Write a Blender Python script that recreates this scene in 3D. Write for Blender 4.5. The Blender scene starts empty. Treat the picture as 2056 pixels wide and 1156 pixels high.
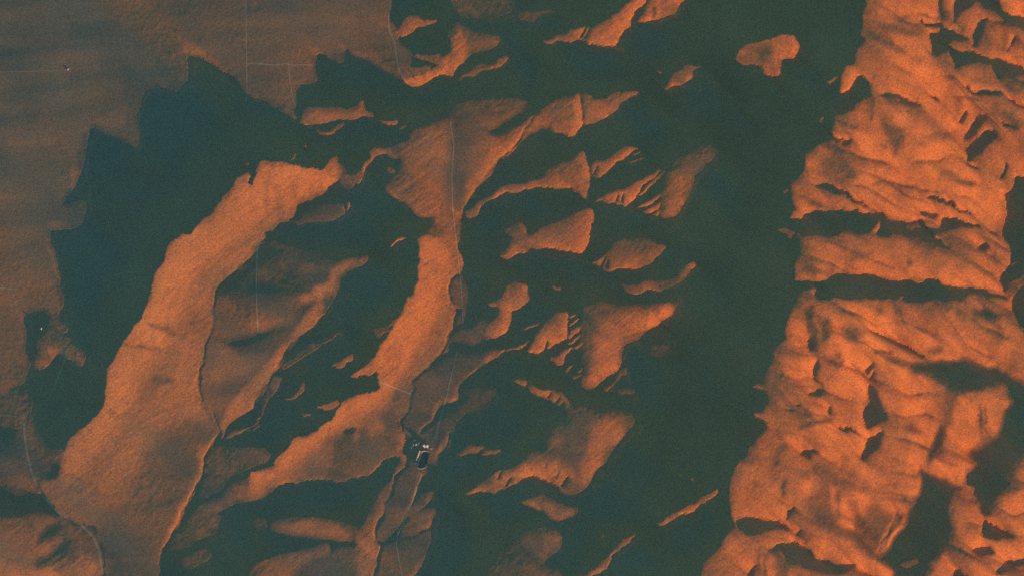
# Low evening sun over desert mountains, seen from high above.
# 1 unit = 1 m; one photo pixel = 4 m; x east (picture right), y north (picture up).
import bpy, bmesh, math, random
import numpy as np
from mathutils import Vector

C = bpy.context.scene
col = C.collection
M_PX = 4.0
PW, PH = 2056, 1156

# ---------------------------------------------------------------- camera
ALT = 60000.0
cam_d = bpy.data.cameras.new('camera')
cam = bpy.data.objects.new('camera', cam_d); col.objects.link(cam)
cam.location = (0, 0, ALT)
cam_d.sensor_width = 36
cam_d.lens = 36 * (ALT - 20) / (PW * M_PX)
cam_d.clip_start = 1000; cam_d.clip_end = 200000
C.camera = cam
C.cycles.use_denoising = False      # keep the fine relief crisp

# ---------------------------------------------------------------- sky and sun
TAN = 0.123                                  # tangent of the sun's elevation (7 degrees)
EL = math.atan(TAN)
w = bpy.data.worlds.new('World'); C.world = w; w.use_nodes = True
nt = w.node_tree; nt.nodes.clear()
out = nt.nodes.new('ShaderNodeOutputWorld'); bg = nt.nodes.new('ShaderNodeBackground')
sky = nt.nodes.new('ShaderNodeTexSky'); sky.sky_type = 'NISHITA'; sky.sun_disc = False
sky.sun_elevation = EL; sky.sun_rotation = math.radians(135)
sky.altitude = 1500; sky.ozone_density = 4.0; sky.dust_density = 0.3
tint = nt.nodes.new('ShaderNodeMix'); tint.data_type = 'RGBA'; tint.blend_type = 'MULTIPLY'
tint.inputs[0].default_value = 1
tint.inputs[7].default_value = SKY_TINT = (0.42, 1.04, 1.14, 1)
nt.links.new(sky.outputs[0], tint.inputs[6]); nt.links.new(tint.outputs[2], bg.inputs[0])
bg.inputs[1].default_value = 0.125
nt.links.new(bg.outputs[0], out.inputs[0])
sun_d = bpy.data.lights.new('sun', 'SUN'); sun_d.energy = 5.0; sun_d.angle = math.radians(0.3)
sun_d.color = (1.0, 0.385, 0.05)
sun = bpy.data.objects.new('sun', sun_d); col.objects.link(sun)
ray = Vector((-math.cos(EL) / 2**.5, math.cos(EL) / 2**.5, -math.sin(EL)))
sun.rotation_euler = ray.to_track_quat('-Z', 'Y').to_euler()
sun.location = (9000, -9000, 3000)
C.view_settings.view_transform = 'Standard'; C.view_settings.look = 'None'
C.view_settings.gamma = 1; C.view_settings.use_curve_mapping = False
C.view_settings.exposure = 0.64
HAZE = 1.45e-6

# ---------------------------------------------------------------- the relief
# The ground is one height field. The list below says, region by region (photo pixels), how the
# ground climbs along the sun's bearing: "steepness ramp soft : outline"; 1 is level ground, 0 a lee
# side that lies below the sun's ray, high values are faces turned to the sun. The solver
# integrates it to heights in metres.

RELIEF = '''
0.78 10 6: -300,-300 785,-300 785,0 780,40 800,70 794,74 817,105 821,135 830,168 800,152 760,130 725,110 690,83 684,125 660,115 625,92 628,130 630,155 605,165 593,180 592,218 545,205 500,185 470,155 440,135 400,112 372,107 376,165 350,180 325,168 295,172 275,195 270,235 275,270 278,295 255,285 215,262 190,250 178,240 172,300 165,340 140,385 121,417 170,400 165,447 135,461 98,464 101,491 108,528 118,569 123,613 111,640 138,647 137,660 111,667 138,694 169,714 160,736 132,714 111,706 100,714 91,734 73,738 57,733 79,704 67,694 81,677 91,660 101,630 84,620 50,609 37,609 44,647 47,670 42,704 52,734 40,770 17,780 0,796 -300,800
0.76 -10 40: 420,-100 785,-100 780,60 800,140 690,80 625,90 590,210 500,180 430,120
0.8 10 14: 0,590 70,595 115,605 60,620 0,640
0.75 10 14: 520,20 650,30 780,60 790,110 720,90 600,60 520,80
0.55 10 8: -40,803 44,786 53,796 56,854 81,898 118,904 126,898 121,955 100,985 71,985 34,989 0,975 -40,960
1.3 11 10: -40,925 20,915 50,905 70,960 60,985 0,972 -40,960
1.4 11 5: 79,704 100,690 111,706 100,714 91,734 73,738 57,733
0 4 8: -20,845 20,850 40,870 20,885 -20,885
0 4 6: 95,930 118,925 116,955 92,972 84,965
2 3 2: 496,338 501,352 500,366 506,372 511,350 522,332 529,324 540,325 551,324 565,323 574,324 585,330 596,331 618,337 638,339 649,330 676,312 682,321 684,339 680,353 653,379 616,404 596,415 587,433 560,450 547,459 535,471 532,485 507,508 489,525 452,559 432,582 426,613 425,650 422,670 410,694 408,711 398,738 397,770 402,790 405,813 418,822 439,860 430,884 405,921 402,955 381,995 363,1026 349,1060 321,1107 315,1124 315,1300 202,1300 202,1107 182,1063 115,1036 71,985 81,968 116,958 126,925 127,898 135,882 148,871 165,864 182,837 206,817 209,786 211,766 213,738 236,704 250,687 270,663 287,640 290,620 304,589 315,545 334,515 337,495 354,476 375,468 388,471 396,451 425,434 439,407 452,393 462,380 472,364 489,351
4.1 -3 14: 522,332 565,322 640,340 684,335 670,352 610,395 560,430 500,450 470,480 440,510 400,540 370,600 345,680 300,720 270,770 250,830 200,900 160,960 118,958 127,898 165,864 206,817 211,766 236,704 287,640 304,589 334,515 354,476 396,451 439,407 470,364 496,340 505,395
2.7 -4 16: 430,540 470,500 520,470 560,440 530,500 470,540 425,590 420,650 400,700 380,760 370,800 330,850 290,880 260,960 200,1010 150,1020 140,980 220,920 280,850 330,760 360,660 390,590
0.95 -8 18: 290,900 350,850 420,830 439,860 405,921 402,955 363,1026 349,1060 321,1107 315,1300 202,1300 202,1107 170,1055 230,1020 260,960
2.6 11 5: 425,885 440,865 410,920 404,955 384,995 366,1026 352,1060 324,1107 316,1115 340,1060 356,1020 375,985 392,950 397,915
0.5 3 3: 250,690 290,694 330,704 325,708 285,701 250,695
1.3 12 6: 288,645 340,658 370,672 345,672 300,655
0.9 -4 6: 310,755 360,762 340,772 305,762
1.5 10 8: 205,815 260,835 330,850 280,845 220,830
1 4 6: 530,360 536,360 540,440 533,440
1.6 4 8: 555,370 562,370 566,430 556,440
1.7 4 8: 585,360 594,360 600,410 590,415
0.95 10 8: 535,487 554,485 625,508 675,523 716,517 740,510 736,520 716,535 689,545 679,557 674,576 662,609 648,633 628,657 601,674 574,701 551,738 529,769 503,813 500,820 462,847 442,884 434,876 439,860 418,822 405,813 402,790 398,770 398,738 408,711 410,694 422,670 426,650 426,613 432,582 452,562 489,528 510,510
0 4 7: 535,487 545,490 575,503 585,510 550,520 515,538 500,548 470,580 440,600 431,590 452,562 489,528 510,510
0 4 7: 570,552 600,532 630,520 655,522 625,533 592,548 580,556
0 4 9: 500,560 560,568 620,575 590,592 550,595 513,590 470,590
0 4 9: 588,634 560,660 500,692 450,700 430,690 500,670 550,645
0 4 7: 520,710 490,735 440,748 430,742 470,728
1.7 8 7: 600,530 660,528 610,548 580,557
2.4 11 4: 675,523 716,517 740,510 736,520 716,535 689,545 679,557 674,576 668,585 655,590 620,620 605,640 590,665 560,690 540,720 515,745 490,775 470,800 450,830 442,884 462,847 500,820 503,813 529,769 551,738 574,701 601,674 628,657 648,633 655,612 640,600 590,610 580,600 620,585 660,555
1.6 11 8: 500,610 560,605 600,590 590,640 545,660 500,665
1.5 11 8: 440,690 500,705 540,705 500,740 440,770 420,760
0.7 4 5: 554,741 601,704 642,687 689,670 689,674 648,694 601,724 561,741
1.1 3 2: 642,690 689,669 689,674 648,694
0.8 4 4: 520,845 529,775 537,770 570,745 540,800 520,850 493,864 469,877 445,891 460,868
1.5 11 2: 520,845 493,861 469,875 445,891 448,885 470,870 493,856 520,841
0.6 6 12: 432,895 470,905 520,905 525,925 455,955 420,965 405,960 412,930
1 6 10: 470,914 520,900 540,905 530,925 490,930
0.6 6 10: 410,960 460,950 430,985 400,1000
1.5 11 10: 560,930 520,945 455,985 422,1009 371,1046 351,1063 371,1056 415,1036 466,1009 520,992 560,975
0.7 6 9: 351,1070 390,1048 440,1030 430,1060 400,1080 330,1110
0.9 6 9: 354,1134 405,1107 422,1117 371,1141
1.2 11 4: 584,441 611,427 642,410 682,408 689,431 652,447 615,447
0 4 5: 600,425 640,395 660,380 675,375 655,395 625,420 600,440
2 11 4: 736,299 750,292 770,295 804,287 810,300 777,306 746,310 738,330 730,345 712,385 703,400 692,431 688,431 692,414 706,390 719,364 690,362 680,352 713,350 725,337 740,312
0.8 4 6: 682,321 693,352 713,358 700,375 680,372 672,360
1.35 19 6: 827,260 898,236 915,216 939,202 972,196 1040,196 1064,209 1020,233 989,255 975,268 1010,272 1034,256 1067,236 1111,199 1111,240 1098,255 1078,255 1057,263 1034,297 1000,317 986,344 966,364 949,385 932,420 925,441 922,474 918,491 850,482 837,478 861,471 863,451 878,431 851,436 832,427 834,414 810,404 777,385 773,371 787,364 804,344 810,327 804,310 777,307 804,287 826,283
2.9 -19 10: 827,262 880,245 905,240 900,290 895,330 860,330 815,320 806,300 800,290
2.3 -19 10: 812,330 880,330 885,400 880,425 850,434 834,414 777,385 790,365
0.75 6 14: 905,245 920,225 1000,200 1050,203 980,250 930,300 925,400 915,420 905,330
2.4 19 5: 1034,256 1067,236 1090,215 1111,199 1111,240 1098,255 1078,255 1057,263 1034,297 1000,317 986,344 966,364 949,385 935,410 930,400 950,350 1000,290
0 4 7: 962,262 1000,255 1040,240 1020,262 985,270
1.6 11 4: 601,233 615,216 645,213 689,216 716,206 730,189 733,209 736,223 750,233 770,241 804,241 799,253 780,251 750,236 719,236 699,233 659,240 625,250 605,243
2.4 11 4: 601,233 640,222 700,228 720,215 730,195 735,225 770,243 800,244 790,250 745,236 700,232 640,240 605,243
1.4 9 3: 632,260 662,263 682,250 696,236 689,260 669,270 642,270
1.4 2 2: 805,260 817,248 819,253 809,262
1.6 2 2: 601,297 615,287 613,294 608,300
1 2 2: 572,322 592,311 588,320
0.8 2 3: 490,318 502,320 500,327 492,326
1.1 2 3: 551,214 578,216 591,226 605,243 590,233
1 2 4: 764,332 790,345 800,352 780,350
2.2 15 5: 800,54 817,34 834,27 848,39 885,34 875,42 854,51 837,47 824,64 804,71
1.2 19 6: 912,40 922,51 949,67 1006,69 1003,84 983,101 939,106 929,118 915,118 905,98 910,74 881,69 898,64
3 19 4: 912,42 920,60 935,80 940,106 929,118 908,152 885,148 864,159 831,174 814,170 800,158 824,152 864,140 885,121 888,111 905,98 912,74
1.1 4 4: 821,108 885,110 888,123 837,118
0.8 4 5: 800,140 860,128 870,138 824,148
1.6 17 4: 915,157 952,138 1020,108 1016,122 1000,130 949,152 925,158
0.6 8 12: 900,-60 1020,-60 1030,25 950,30 910,25
1 5 6: 1037,34 1044,25 1084,22 1115,19 1111,25 1084,27 1071,42 1044,40
3.3 19 3: 1091,80 1128,67 1148,59 1175,52 1192,54 1216,37 1233,24 1253,10 1270,0 1280,-40 1300,-40 1294,5 1277,20 1267,40 1250,64 1240,83 1229,91 1192,90 1169,81 1142,81 1132,84 1091,83
0 2 1.5: 1161,79 1174,54 1178,54 1166,79
0 2 1.5: 1170,80 1183,56 1186,57 1175,80
3 19 3: 1297,7 1304,-40 1375,-40 1375,3 1358,20 1341,34 1321,40 1304,37 1287,42 1283,35
0.6 2 2: 1307,34 1312,10 1316,10 1313,36
1.7 17 4: 1351,145 1371,135 1408,133 1391,145 1385,165 1371,172 1351,172 1338,184 1324,182 1344,165
1.2 3 3: 1305,141 1325,138 1335,141 1318,145
2.6 6 4: 1472,118 1496,94 1520,84 1551,74 1567,67 1594,69 1600,84 1596,108 1567,125 1564,157 1534,145 1517,132 1500,130
1.3 10 6: 1520,90 1545,84 1550,130 1530,138 1522,130
3.3 9 5: 1560,75 1597,72 1597,106 1567,122 1556,110
1.8 19 4: 1111,199 1128,196 1148,189 1165,189 1165,253 1152,273 1128,265 1103,255 1111,240 1098,240
3 4 4: 1145,190 1164,190 1165,253 1152,273 1146,268 1152,240
2.2 19 4: 1168,194 1216,194 1236,182 1290,184 1270,194 1250,209 1236,224 1209,236 1172,255 1168,250
3.2 16 5: 1210,196 1240,184 1282,185 1250,207 1236,222 1215,232
2.1 19 4: 1000,375 1051,364 1084,358 1111,337 1152,316 1162,305 1169,300 1174,324 1182,337 1184,368 1177,392 1162,387 1142,380 1118,375 1084,375 1051,381 1013,388 979,400 962,417 956,434 942,442 932,431 949,410 972,393
3.2 19 3: 1162,318 1172,322 1182,337 1184,368 1177,392 1142,381 1105,365 1100,355 1130,368 1160,375 1170,350
2.2 19 3: 1184,330 1202,324 1236,304 1263,295 1285,297 1267,307 1243,324 1219,341 1202,354 1192,353 1186,345
3 19 3: 1205,345 1240,318 1270,298 1285,297 1267,307 1243,324 1219,341 1202,354
0 2 1: 1190,348 1199,332 1201,333 1194,350
2 2 1: 1270,310 1287,304 1285,307 1274,313
2 2 1: 1263,327 1294,317 1290,321 1267,330
2.8 19 3: 1233,384 1280,364 1304,348 1337,331 1324,343 1304,358 1287,375 1280,393 1263,412 1250,409 1236,404 1206,404 1189,404 1209,390
0 2 1: 1236,403 1242,390 1245,390 1240,405
0 2 1: 1246,406 1253,388 1255,389 1250,407
2.6 17 1: 1283,390 1300,368 1334,341 1337,341 1310,368 1297,385 1286,392
2.6 12 1: 1277,419 1297,404 1331,385 1327,393 1300,412
2.6 10 1: 1290,426 1307,414 1327,400 1321,417 1300,429
2.6 2 1: 1309,431 1324,414 1321,432
1.4 19 7: 1334,390 1337,354 1348,334 1371,314 1405,297 1429,294 1430,321 1412,327 1391,354 1378,385 1368,417 1354,429 1334,432 1324,424
2.3 -17 8: 1345,345 1385,330 1390,354 1378,385 1368,417 1350,428 1340,400
1.4 19 4: 1000,461 1020,459 1034,447 1051,444 1061,461 1067,498 1051,508 1020,517 1003,512 1024,495 1030,478
2.4 19 4: 1067,498 1060,470 1101,453 1128,444 1152,424 1169,414 1192,414 1191,444 1184,478 1175,508 1165,512 1128,503 1094,495
3 19 3: 1170,418 1192,414 1191,444 1184,478 1175,508 1165,512 1128,503 1120,495 1160,498 1178,470 1186,440
2.6 9 3: 1008,510 1030,492 1050,490 1051,507 1020,517
1.3 19 5: 1187,525 1213,515 1223,505 1236,478 1250,474 1304,481 1339,485 1327,508 1310,522 1287,534 1246,535 1223,544 1206,535
2.1 19 5: 1225,540 1250,525 1290,510 1320,490 1339,485 1327,508 1310,522 1287,534 1246,535
2.2 2 1: 1187,525 1213,515 1203,530
0 2 1: 1204,532 1214,516 1218,515 1210,534
0 2 1: 1213,536 1222,520 1225,520 1218,540
1.2 19 4: 1240,562 1256,569 1287,569 1321,564 1354,555 1364,542 1381,528 1400,527 1388,542 1375,562 1358,572 1331,582 1287,588 1260,582
1.9 12 3: 1360,550 1381,528 1400,527 1388,540 1372,562
2 2 2: 1101,574 1125,574 1125,582 1112,581
1 19 8: 1169,616 1189,606 1209,606 1229,616 1250,613 1270,616 1304,615 1337,609 1354,596 1364,582 1363,599 1349,613 1348,633 1324,647 1297,657 1280,680 1256,687 1250,707 1243,728 1229,744 1209,758 1196,773 1182,778 1162,771 1165,765 1179,734 1165,711 1172,684 1172,650
2.9 -19 9: 1205,650 1250,620 1300,625 1345,610 1348,633 1324,647 1297,657 1280,680 1256,687 1250,707 1243,728 1229,744 1209,758 1196,773 1182,778 1168,772 1185,735 1190,700
3.2 19 3: 1138,620 1142,650 1137,680 1115,690 1088,709 1061,704 1061,690 1078,667 1091,647 1108,630
1.6 9 4: 1110,632 1138,622 1135,645 1095,650
0 2 1: 1088,705 1098,682 1101,682 1095,704
2.2 9 1.5: 1000,706 1010,698 1037,694 1064,680 1047,697 1013,702
1.6 2 1.5: 1047,660 1084,647 1081,652 1051,663
2.6 10 1: 1140,677 1148,660 1172,647 1162,663 1145,677
2.6 2 1: 1143,653 1159,636 1162,638 1148,653
2.4 2 1: 1143,634 1155,628 1157,631 1145,638
2.6 11 1: 1140,689 1169,665 1171,670 1148,689
2.4 2 1: 1150,697 1170,684 1171,688 1156,700
2.5 12 2: 1093,719 1125,714 1135,701 1152,697 1138,714 1125,733
2 2 1: 1133,744 1145,733 1150,733 1140,746
2 2 1: 1158,745 1169,736 1168,742 1161,748
2 2 1: 1148,758 1169,748 1165,753 1152,760
2 19 4: 972,611 983,604 1006,599 1010,589 1024,562 1054,572 1061,599 1044,616 1027,626 1017,653 1007,670 986,677 972,670 983,650 999,636 1006,620 996,615
2.9 14 3: 1004,640 1010,615 1012,595 1022,575 1026,600 1024,626 1016,653 1007,670 990,676 985,668
0.75 6 6: 902,680 922,660 949,653 972,640 983,650 972,670 979,680 959,690 935,687
0 3 3: 930,655 950,650 960,648 945,660 932,664
0.9 6 6: 1294,701 1321,692 1353,692 1338,702 1304,706
0.7 6 10: 902,560 918,555 935,570 930,600 925,640 915,655 912,633 917,616 902,603 900,582
2.2 4 2.5: 837,478 861,471 918,474 918,491 925,515 929,539 929,549 905,562 900,582 902,603 917,616 912,633 910,657 898,677 902,684 888,704 871,717 844,748 826,761 824,793 817,827 804,844 794,847 805,867 804,918 783,911 760,930 736,952 689,965 652,965 618,962 588,965 557,975 534,989 500,1002 500,948 537,945 561,914 574,901 591,881 618,874 635,864 662,837 684,817 689,803 702,798 733,790 760,773 758,746 733,756 707,753 716,744 736,728 753,717 770,684 790,650 804,623 824,586 837,562 841,498
4.2 -4 10: 840,480 890,478 900,520 890,570 880,610 870,660 840,710 810,745 790,780 760,800 720,825 680,850 650,880 610,910 580,940 545,960 510,985 500,950 545,940 575,901 618,874 662,837 689,805 735,790 760,773 756,748 710,753 740,727 770,684 804,623 837,562
1 -8 10: 810,770 824,793 817,827 800,845 806,870 800,915 760,930 736,952 689,962 640,962 600,962 620,935 660,930 670,890 700,860 740,850 770,820
1.9 4 5: 655,870 662,850 668,890 660,935 650,930
2.2 4 5: 705,850 712,840 718,880 712,900
2.2 11 5: 735,830 745,815 758,840 772,850 768,875 755,865 742,885
1.8 12 4: 783,800 818,790 817,825 800,842 788,830
0 3 3: 690,868 705,858 715,862 700,875
0.6 2 1.5: 745,660 780,648 815,618 817,621 785,652 760,680
1.4 2 1: 753,671 790,658 786,663 757,673
1.4 10 1.5: 775,496 804,474 820,478 797,485 783,495
1.9 9 2: 659,736 682,724 711,709 706,724 682,739 668,739
1.6 3 3: 628,817 648,806 679,800 682,806 679,818 662,820 642,820
1.1 3 4: 561,806 588,790 605,770 614,755 611,780 581,803
0.8 3 3: 600,825 625,835 622,840 605,835
0.95 19 6: 826,761 871,731 905,707 932,714 966,711 986,704 1010,701 999,717 972,731 945,751 922,770 922,783 918,803 881,820 868,844 844,864 824,867 817,834
1.9 19 3: 1010,701 999,717 972,731 945,751 922,768 922,783 918,803 881,820 868,844 844,864 835,866 862,838 875,815 908,798 912,775 935,752 970,725 990,708
0.9 19 6: 885,832 925,806 930,785 989,773 983,806 945,830 915,840 905,867 898,891 875,911 858,941 841,965 824,1009 804,1046 777,1080 760,1087 753,1075 753,1056 770,1036 770,1009 790,982 794,955 814,935 819,905 825,880 845,868 870,848
0 3 3: 885,826 925,806 925,785 945,790 930,810 900,825 880,845 872,846
0.5 3 5: 823,872 840,868 850,875 835,885 825,882
0.55 4 4: 796,838 817,827 835,864 870,846 905,866 885,905 870,935 850,945 820,925 806,870
0.5 4 6: 822,890 866,882 872,900 860,935 845,942 826,940 818,915
2 11 4: 810,857 819,877 816,905 814,935 794,955 790,982 770,1009 770,1036 753,1056 753,1083 767,1097 756,1120 750,1300 709,1300 713,1104 716,1070 733,1036 743,1009 767,982 790,952 804,918 805,867
2.6 11 6: 745,1015 765,990 768,1010 765,1036 750,1056 750,1100 740,1150 715,1150 720,1080 735,1040
1.9 19 2: 893,867 899,880 893,898 877,912 870,930 858,945 846,960 838,975 830,1000 820,1025 816,1020 826,990 838,958 856,938 866,915 878,900 886,880
0 2 2: 905,868 898,893 880,914 870,935 858,950 864,950 880,930 890,912 905,895 915,870
0.9 19 5: 848,985 880,982 864,1002 821,1036 804,1053 815,1030 830,1005
2.2 2 3: 855,990 880,983 866,998 856,1000
0.8 6 6: 800,1087 864,1049 875,1026 871,1016 850,1020 825,1040 805,1060
1.4 16 2: 800,1087 830,1067 864,1049 868,1042 835,1058 805,1078
0.8 6 6: 797,1092 864,1060 861,1097 848,1127 821,1156 800,1300 753,1300 756,1130 770,1095
1.6 14 2: 848,1127 821,1160 815,1160 838,1128 855,1108
1.9 11 3: 902,914 925,908 942,893 966,889 972,901 1010,904 989,913 962,913 956,909 922,914
0 2 2: 950,912 962,900 972,901 962,911
1.1 19 8: 1128,817 1145,810 1182,823 1202,830 1229,820 1273,830 1270,847 1250,871 1233,884 1223,908 1209,931 1186,955 1169,982 1148,989 1128,979 1110,930 1098,877 1118,857 1142,850
2.4 19 4: 929,989 942,982 972,962 993,945 1034,935 1057,914 1094,898 1098,877 1118,860 1130,880 1120,910 1150,940 1160,960 1148,989 1128,979 1108,962 1084,952 1057,950 1037,968 1017,979 979,982 942,994
3.4 19 4: 1037,945 1060,918 1094,900 1110,915 1140,945 1135,975 1108,960 1084,950 1057,948 1037,966
2.3 -19 8: 1195,850 1220,828 1255,840 1250,871 1233,884 1223,908 1209,931 1186,955 1169,982 1155,986 1165,950 1175,900
0.4 2 1: 1092,935 1098,925 1100,927 1094,940
0.4 2 1: 1112,958 1124,940 1126,942 1116,962
0 2 1: 1124,972 1140,950 1142,953 1130,976
0 2 1: 1012,976 1026,955 1029,956 1018,977
0 2 1: 998,960 1004,944 1007,944 1003,960
1.9 19 3: 1027,757 1051,761 1067,773 1111,776 1132,786 1145,810 1132,820 1111,806 1098,798 1081,796 1061,783 1040,770
2.8 3 3: 1065,775 1110,776 1098,795 1080,795
0 2 1: 1098,797 1106,785 1109,786 1103,798
0 2 1: 1052,775 1060,768 1063,769 1056,779
0 2 1: 1122,812 1132,803 1134,805 1127,816
0 2 1: 1112,806 1122,796 1124,798 1117,809
1 19 4: 1206,783 1229,766 1250,731 1263,738 1236,765 1216,786
0.6 5 5: 1233,786 1270,773 1272,783 1245,789
1.3 19 6: 1032,1007 1054,1002 1071,992 1091,989 1115,1002 1135,1017 1160,1017 1155,1029 1135,1041 1121,1044 1101,1036 1071,1016 1047,1009
2.2 18 3: 1032,1007 1054,1002 1071,992 1080,1000 1105,1015 1125,1030 1150,1025 1135,1041 1121,1044 1101,1036 1071,1016 1047,1009
1.1 19 9: 980,1160 1000,1117 1034,1087 1057,1060 1084,1060 1115,1066 1125,1080 1115,1100 1084,1117 1081,1144 1121,1144 1130,1165 1130,1300 980,1300
1.9 12 7: 1090,1075 1120,1072 1124,1082 1113,1098 1090,1108
2.5 19 2: 1314,1051 1338,1029 1371,1012 1398,999 1445,979 1439,999 1405,1009 1385,1026 1354,1033 1327,1053
2.4 19 2: 1140,1300 1148,1156 1182,1147 1202,1130 1216,1114 1236,1097 1256,1076 1278,1065 1267,1083 1250,1100 1223,1117 1213,1141 1189,1156 1180,1300
1.6 2 2: 1371,968 1391,958 1388,965
1.2 2 2: 1204,1078 1214,1066 1212,1074
1 2 3: 1355,948 1365,952 1360,956
1.8 11 6: -80,1050 0,1039 34,1037 64,1031 115,1040 150,1060 182,1075 195,1110 200,1300 -80,1300
0.9 6 8: 120,1045 182,1070 195,1115 190,1300 150,1130
0 4 6: 115,1047 90,1060 61,1092 66,1099 105,1075 130,1052
0 4 7: 140,1078 110,1095 80,1125 60,1138 70,1146 110,1122 140,1100
0.8 5 8: 150,1075 175,1075 165,1100 140,1110
3 11 10: -80,1120 0,1124 34,1147 67,1151 111,1130 152,1120 186,1127 186,1300 -80,1300
2.4 11 10: -80,1042 0,1042 40,1045 30,1075 0,1085 -80,1090
1.5 11 9: 537,1053 574,1046 615,1041 662,1043 702,1053 718,1060 715,1085 662,1080 601,1073 567,1070
2.4 5 6: 560,1056 610,1046 640,1050 600,1066 572,1066
0.9 6 6: 655,1107 689,1097 716,1100 709,1300 560,1300 584,1147 640,1125
3 11 6: 490,1300 500,1147 520,1130 551,1117 594,1110 635,1098 655,1093 655,1107 630,1125 600,1140 580,1160 560,1300
0.5 6 8: 500,1046 530,1044 530,1055 500,1056
3.5 20 3: 1734,-300 1734,0 1729,51 1721,69 1729,81 1724,98 1706,121 1692,130 1682,148 1680,186 1702,175 1716,162 1723,152 1736,169 1740,189 1743,194 1716,209 1706,223 1689,229 1669,233 1672,243 1659,263 1679,280 1696,280 1682,287 1652,285 1632,290 1611,314 1605,344 1584,375 1588,390 1589,414 1578,441 1601,432 1598,469 1601,481 1600,508 1586,542 1589,559 1601,569 1601,589 1584,613 1574,643 1567,677 1551,700 1544,724 1537,744 1530,768 1507,773 1534,778 1540,786 1544,800 1527,825 1507,832 1524,838 1534,840 1534,860 1513,884 1500,901 1489,921 1462,952 1459,982 1469,1036 1472,1046 1456,1070 1432,1100 1415,1127 1402,1156 1380,1300 2400,1300 2400,-300
2.4 -9 14: 1600,330 1680,290 1720,330 1760,400 1720,410 1640,370
2.7 -9 20: 1760,230 1800,260 1850,330 1960,440 1930,420 1830,420 1800,330
2.5 -9 22: 1760,480 1850,490 1990,500 2010,540 1900,520 1780,520
2.6 -9 20: 1840,620 1960,660 2056,720 2056,760 1930,700 1850,670
2.4 -9 18: 1740,30 1860,40 1860,100 1790,95 1740,60
2.2 -6 16: 1520,770 1640,790 1640,830 1560,870 1545,820
2.3 -9 14: 1545,880 1600,900 1680,950 1640,1000 1580,1000 1550,960
1.116 -6 12: 1650,960 1700,985 1740,1050 1700,1090 1640,1060 1600,1000
0.93 -6 10: 1700,1060 1760,1000 1800,1030 1780,1076 1758,1124 1740,1130
4.9 -9 12: 1745,10 1810,5 1820,30 1750,40
4.9 -9 12: 1770,205 1820,225 1870,262 1860,275 1800,245 1765,225
4.9 -9 12: 1600,345 1625,300 1660,295 1650,315 1625,350 1595,385
4.9 -9 12: 1604,485 1640,480 1700,500 1690,535 1620,520
4.9 -9 14: 1700,610 1790,620 1800,670 1740,650 1690,640
4.9 -9 12: 1585,625 1605,610 1612,650 1605,700 1570,720 1570,690
4.9 -19 12: 1520,890 1540,900 1540,950 1480,1000 1470,970
4.9 -19 12: 1475,1050 1500,1060 1490,1100 1440,1140 1430,1120
4.9 -9 10: 1680,1000 1705,1000 1720,1060 1690,1060
4.9 -9 12: 1925,790 1965,790 1955,850 1920,840
3.5 -9 12: 1600,920 1630,930 1622,985 1600,990
4.9 -9 12: 1995,1015 2020,1000 2056,990 2056,1060 2000,1040
0 3 3: 1571,451 1578,446 1601,436 1635,419 1689,422 1733,426 1763,432 1787,442 1851,448 1865,458 1885,456 1891,432 1915,436 1940,447 1975,458 2018,468 2020,472 1972,461 1939,458 1928,449 1915,457 1891,464 1871,471 1881,481 1910,499 1905,501 1864,488 1837,474 1804,474 1777,476 1753,468 1770,451 1767,446 1750,454 1736,461 1696,464 1662,471 1628,468 1598,469
1.5 6 2: 1544,466 1571,459 1594,471 1584,481 1564,469
1.8 6 2: 1815,455 1845,452 1850,462 1825,460
0 3 4: 1589,560 1611,566 1645,566 1664,551 1680,546 1716,549 1747,547 1780,560 1808,566 1830,560 1865,559 1910,569 1945,578 1980,577 2016,594 2034,597 2030,600 2006,596 1972,589 1939,589 1932,599 1898,599 1864,606 1831,603 1810,599 1797,599 1756,596 1716,593 1682,596 1662,603 1635,599 1632,589 1638,577 1605,586 1598,590
1.8 6 2: 1797,598 1810,588 1812,592 1805,603
0 2 2: 1881,-60 1893,-60 1893,0 1891,42 1888,34 1882,0
0 2 2: 1932,-60 1970,-60 1959,0 1935,20 1915,40 1903,47 1915,30
0 2 3: 1962,0 1970,-30 1990,-20 2013,17 2056,35 2100,50 2100,66 2056,52 2026,47 2006,30 1982,10
0 2 2: 1841,51 1864,47 1891,49 1915,64 1945,79 1925,83 1901,88 1915,98 1955,101 1959,111 2006,118 2056,135 2100,145 2100,160 2056,152 2006,154 1993,145 1986,132 1962,121 1935,125 1915,138 1910,118 1901,105 1870,112 1868,100 1864,71 1885,66 1885,57 1858,54
0.7 6 8: 1868,100 1858,118 1844,132 1832,118 1850,112
2 6 1.5: 1903,90 1940,92 1952,97 1925,95
0 2 2: 1952,78 1959,57 1972,44 1986,40 1976,64 1962,89 1955,91
0 2 2: 2021,111 2026,78 2047,64 2031,81
0 6.0 2: 1753,192 1780,189 1810,196 1861,218 1837,216 1810,209 1793,199
0 6.0 2: 1935,172 1959,182 2016,187 1999,194 1972,194 1952,186
0.7 6 4: 1878,145 1905,148 1922,157 1908,162
0 6.0 1.5: 2016,194 2056,212 2056,216 2030,206
0 2 2: 1932,283 1952,250 1969,229 1982,233 1972,253 1949,277
0 2 2: 1944,327 1942,300 1962,273 1986,261 1996,270 1976,297 1952,321
0 6.0 2: 1864,192 1891,206 1871,202
0 6.0 1.5: 1924,245 1937,222 1942,222 1932,245
0.9 6 4: 1891,273 1908,270 1925,287 1908,280
0 6.0 2: 1628,371 1665,371 1699,390 1743,419 1719,409 1682,393
1.1 6 6: 1827,283 1874,297 1850,297
0 6.0 2: 1939,327 1979,344 1952,337
1.2 6 4: 1874,317 1925,327 1900,327
1 6 2: 1793,344 1851,388 1843,386
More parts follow.
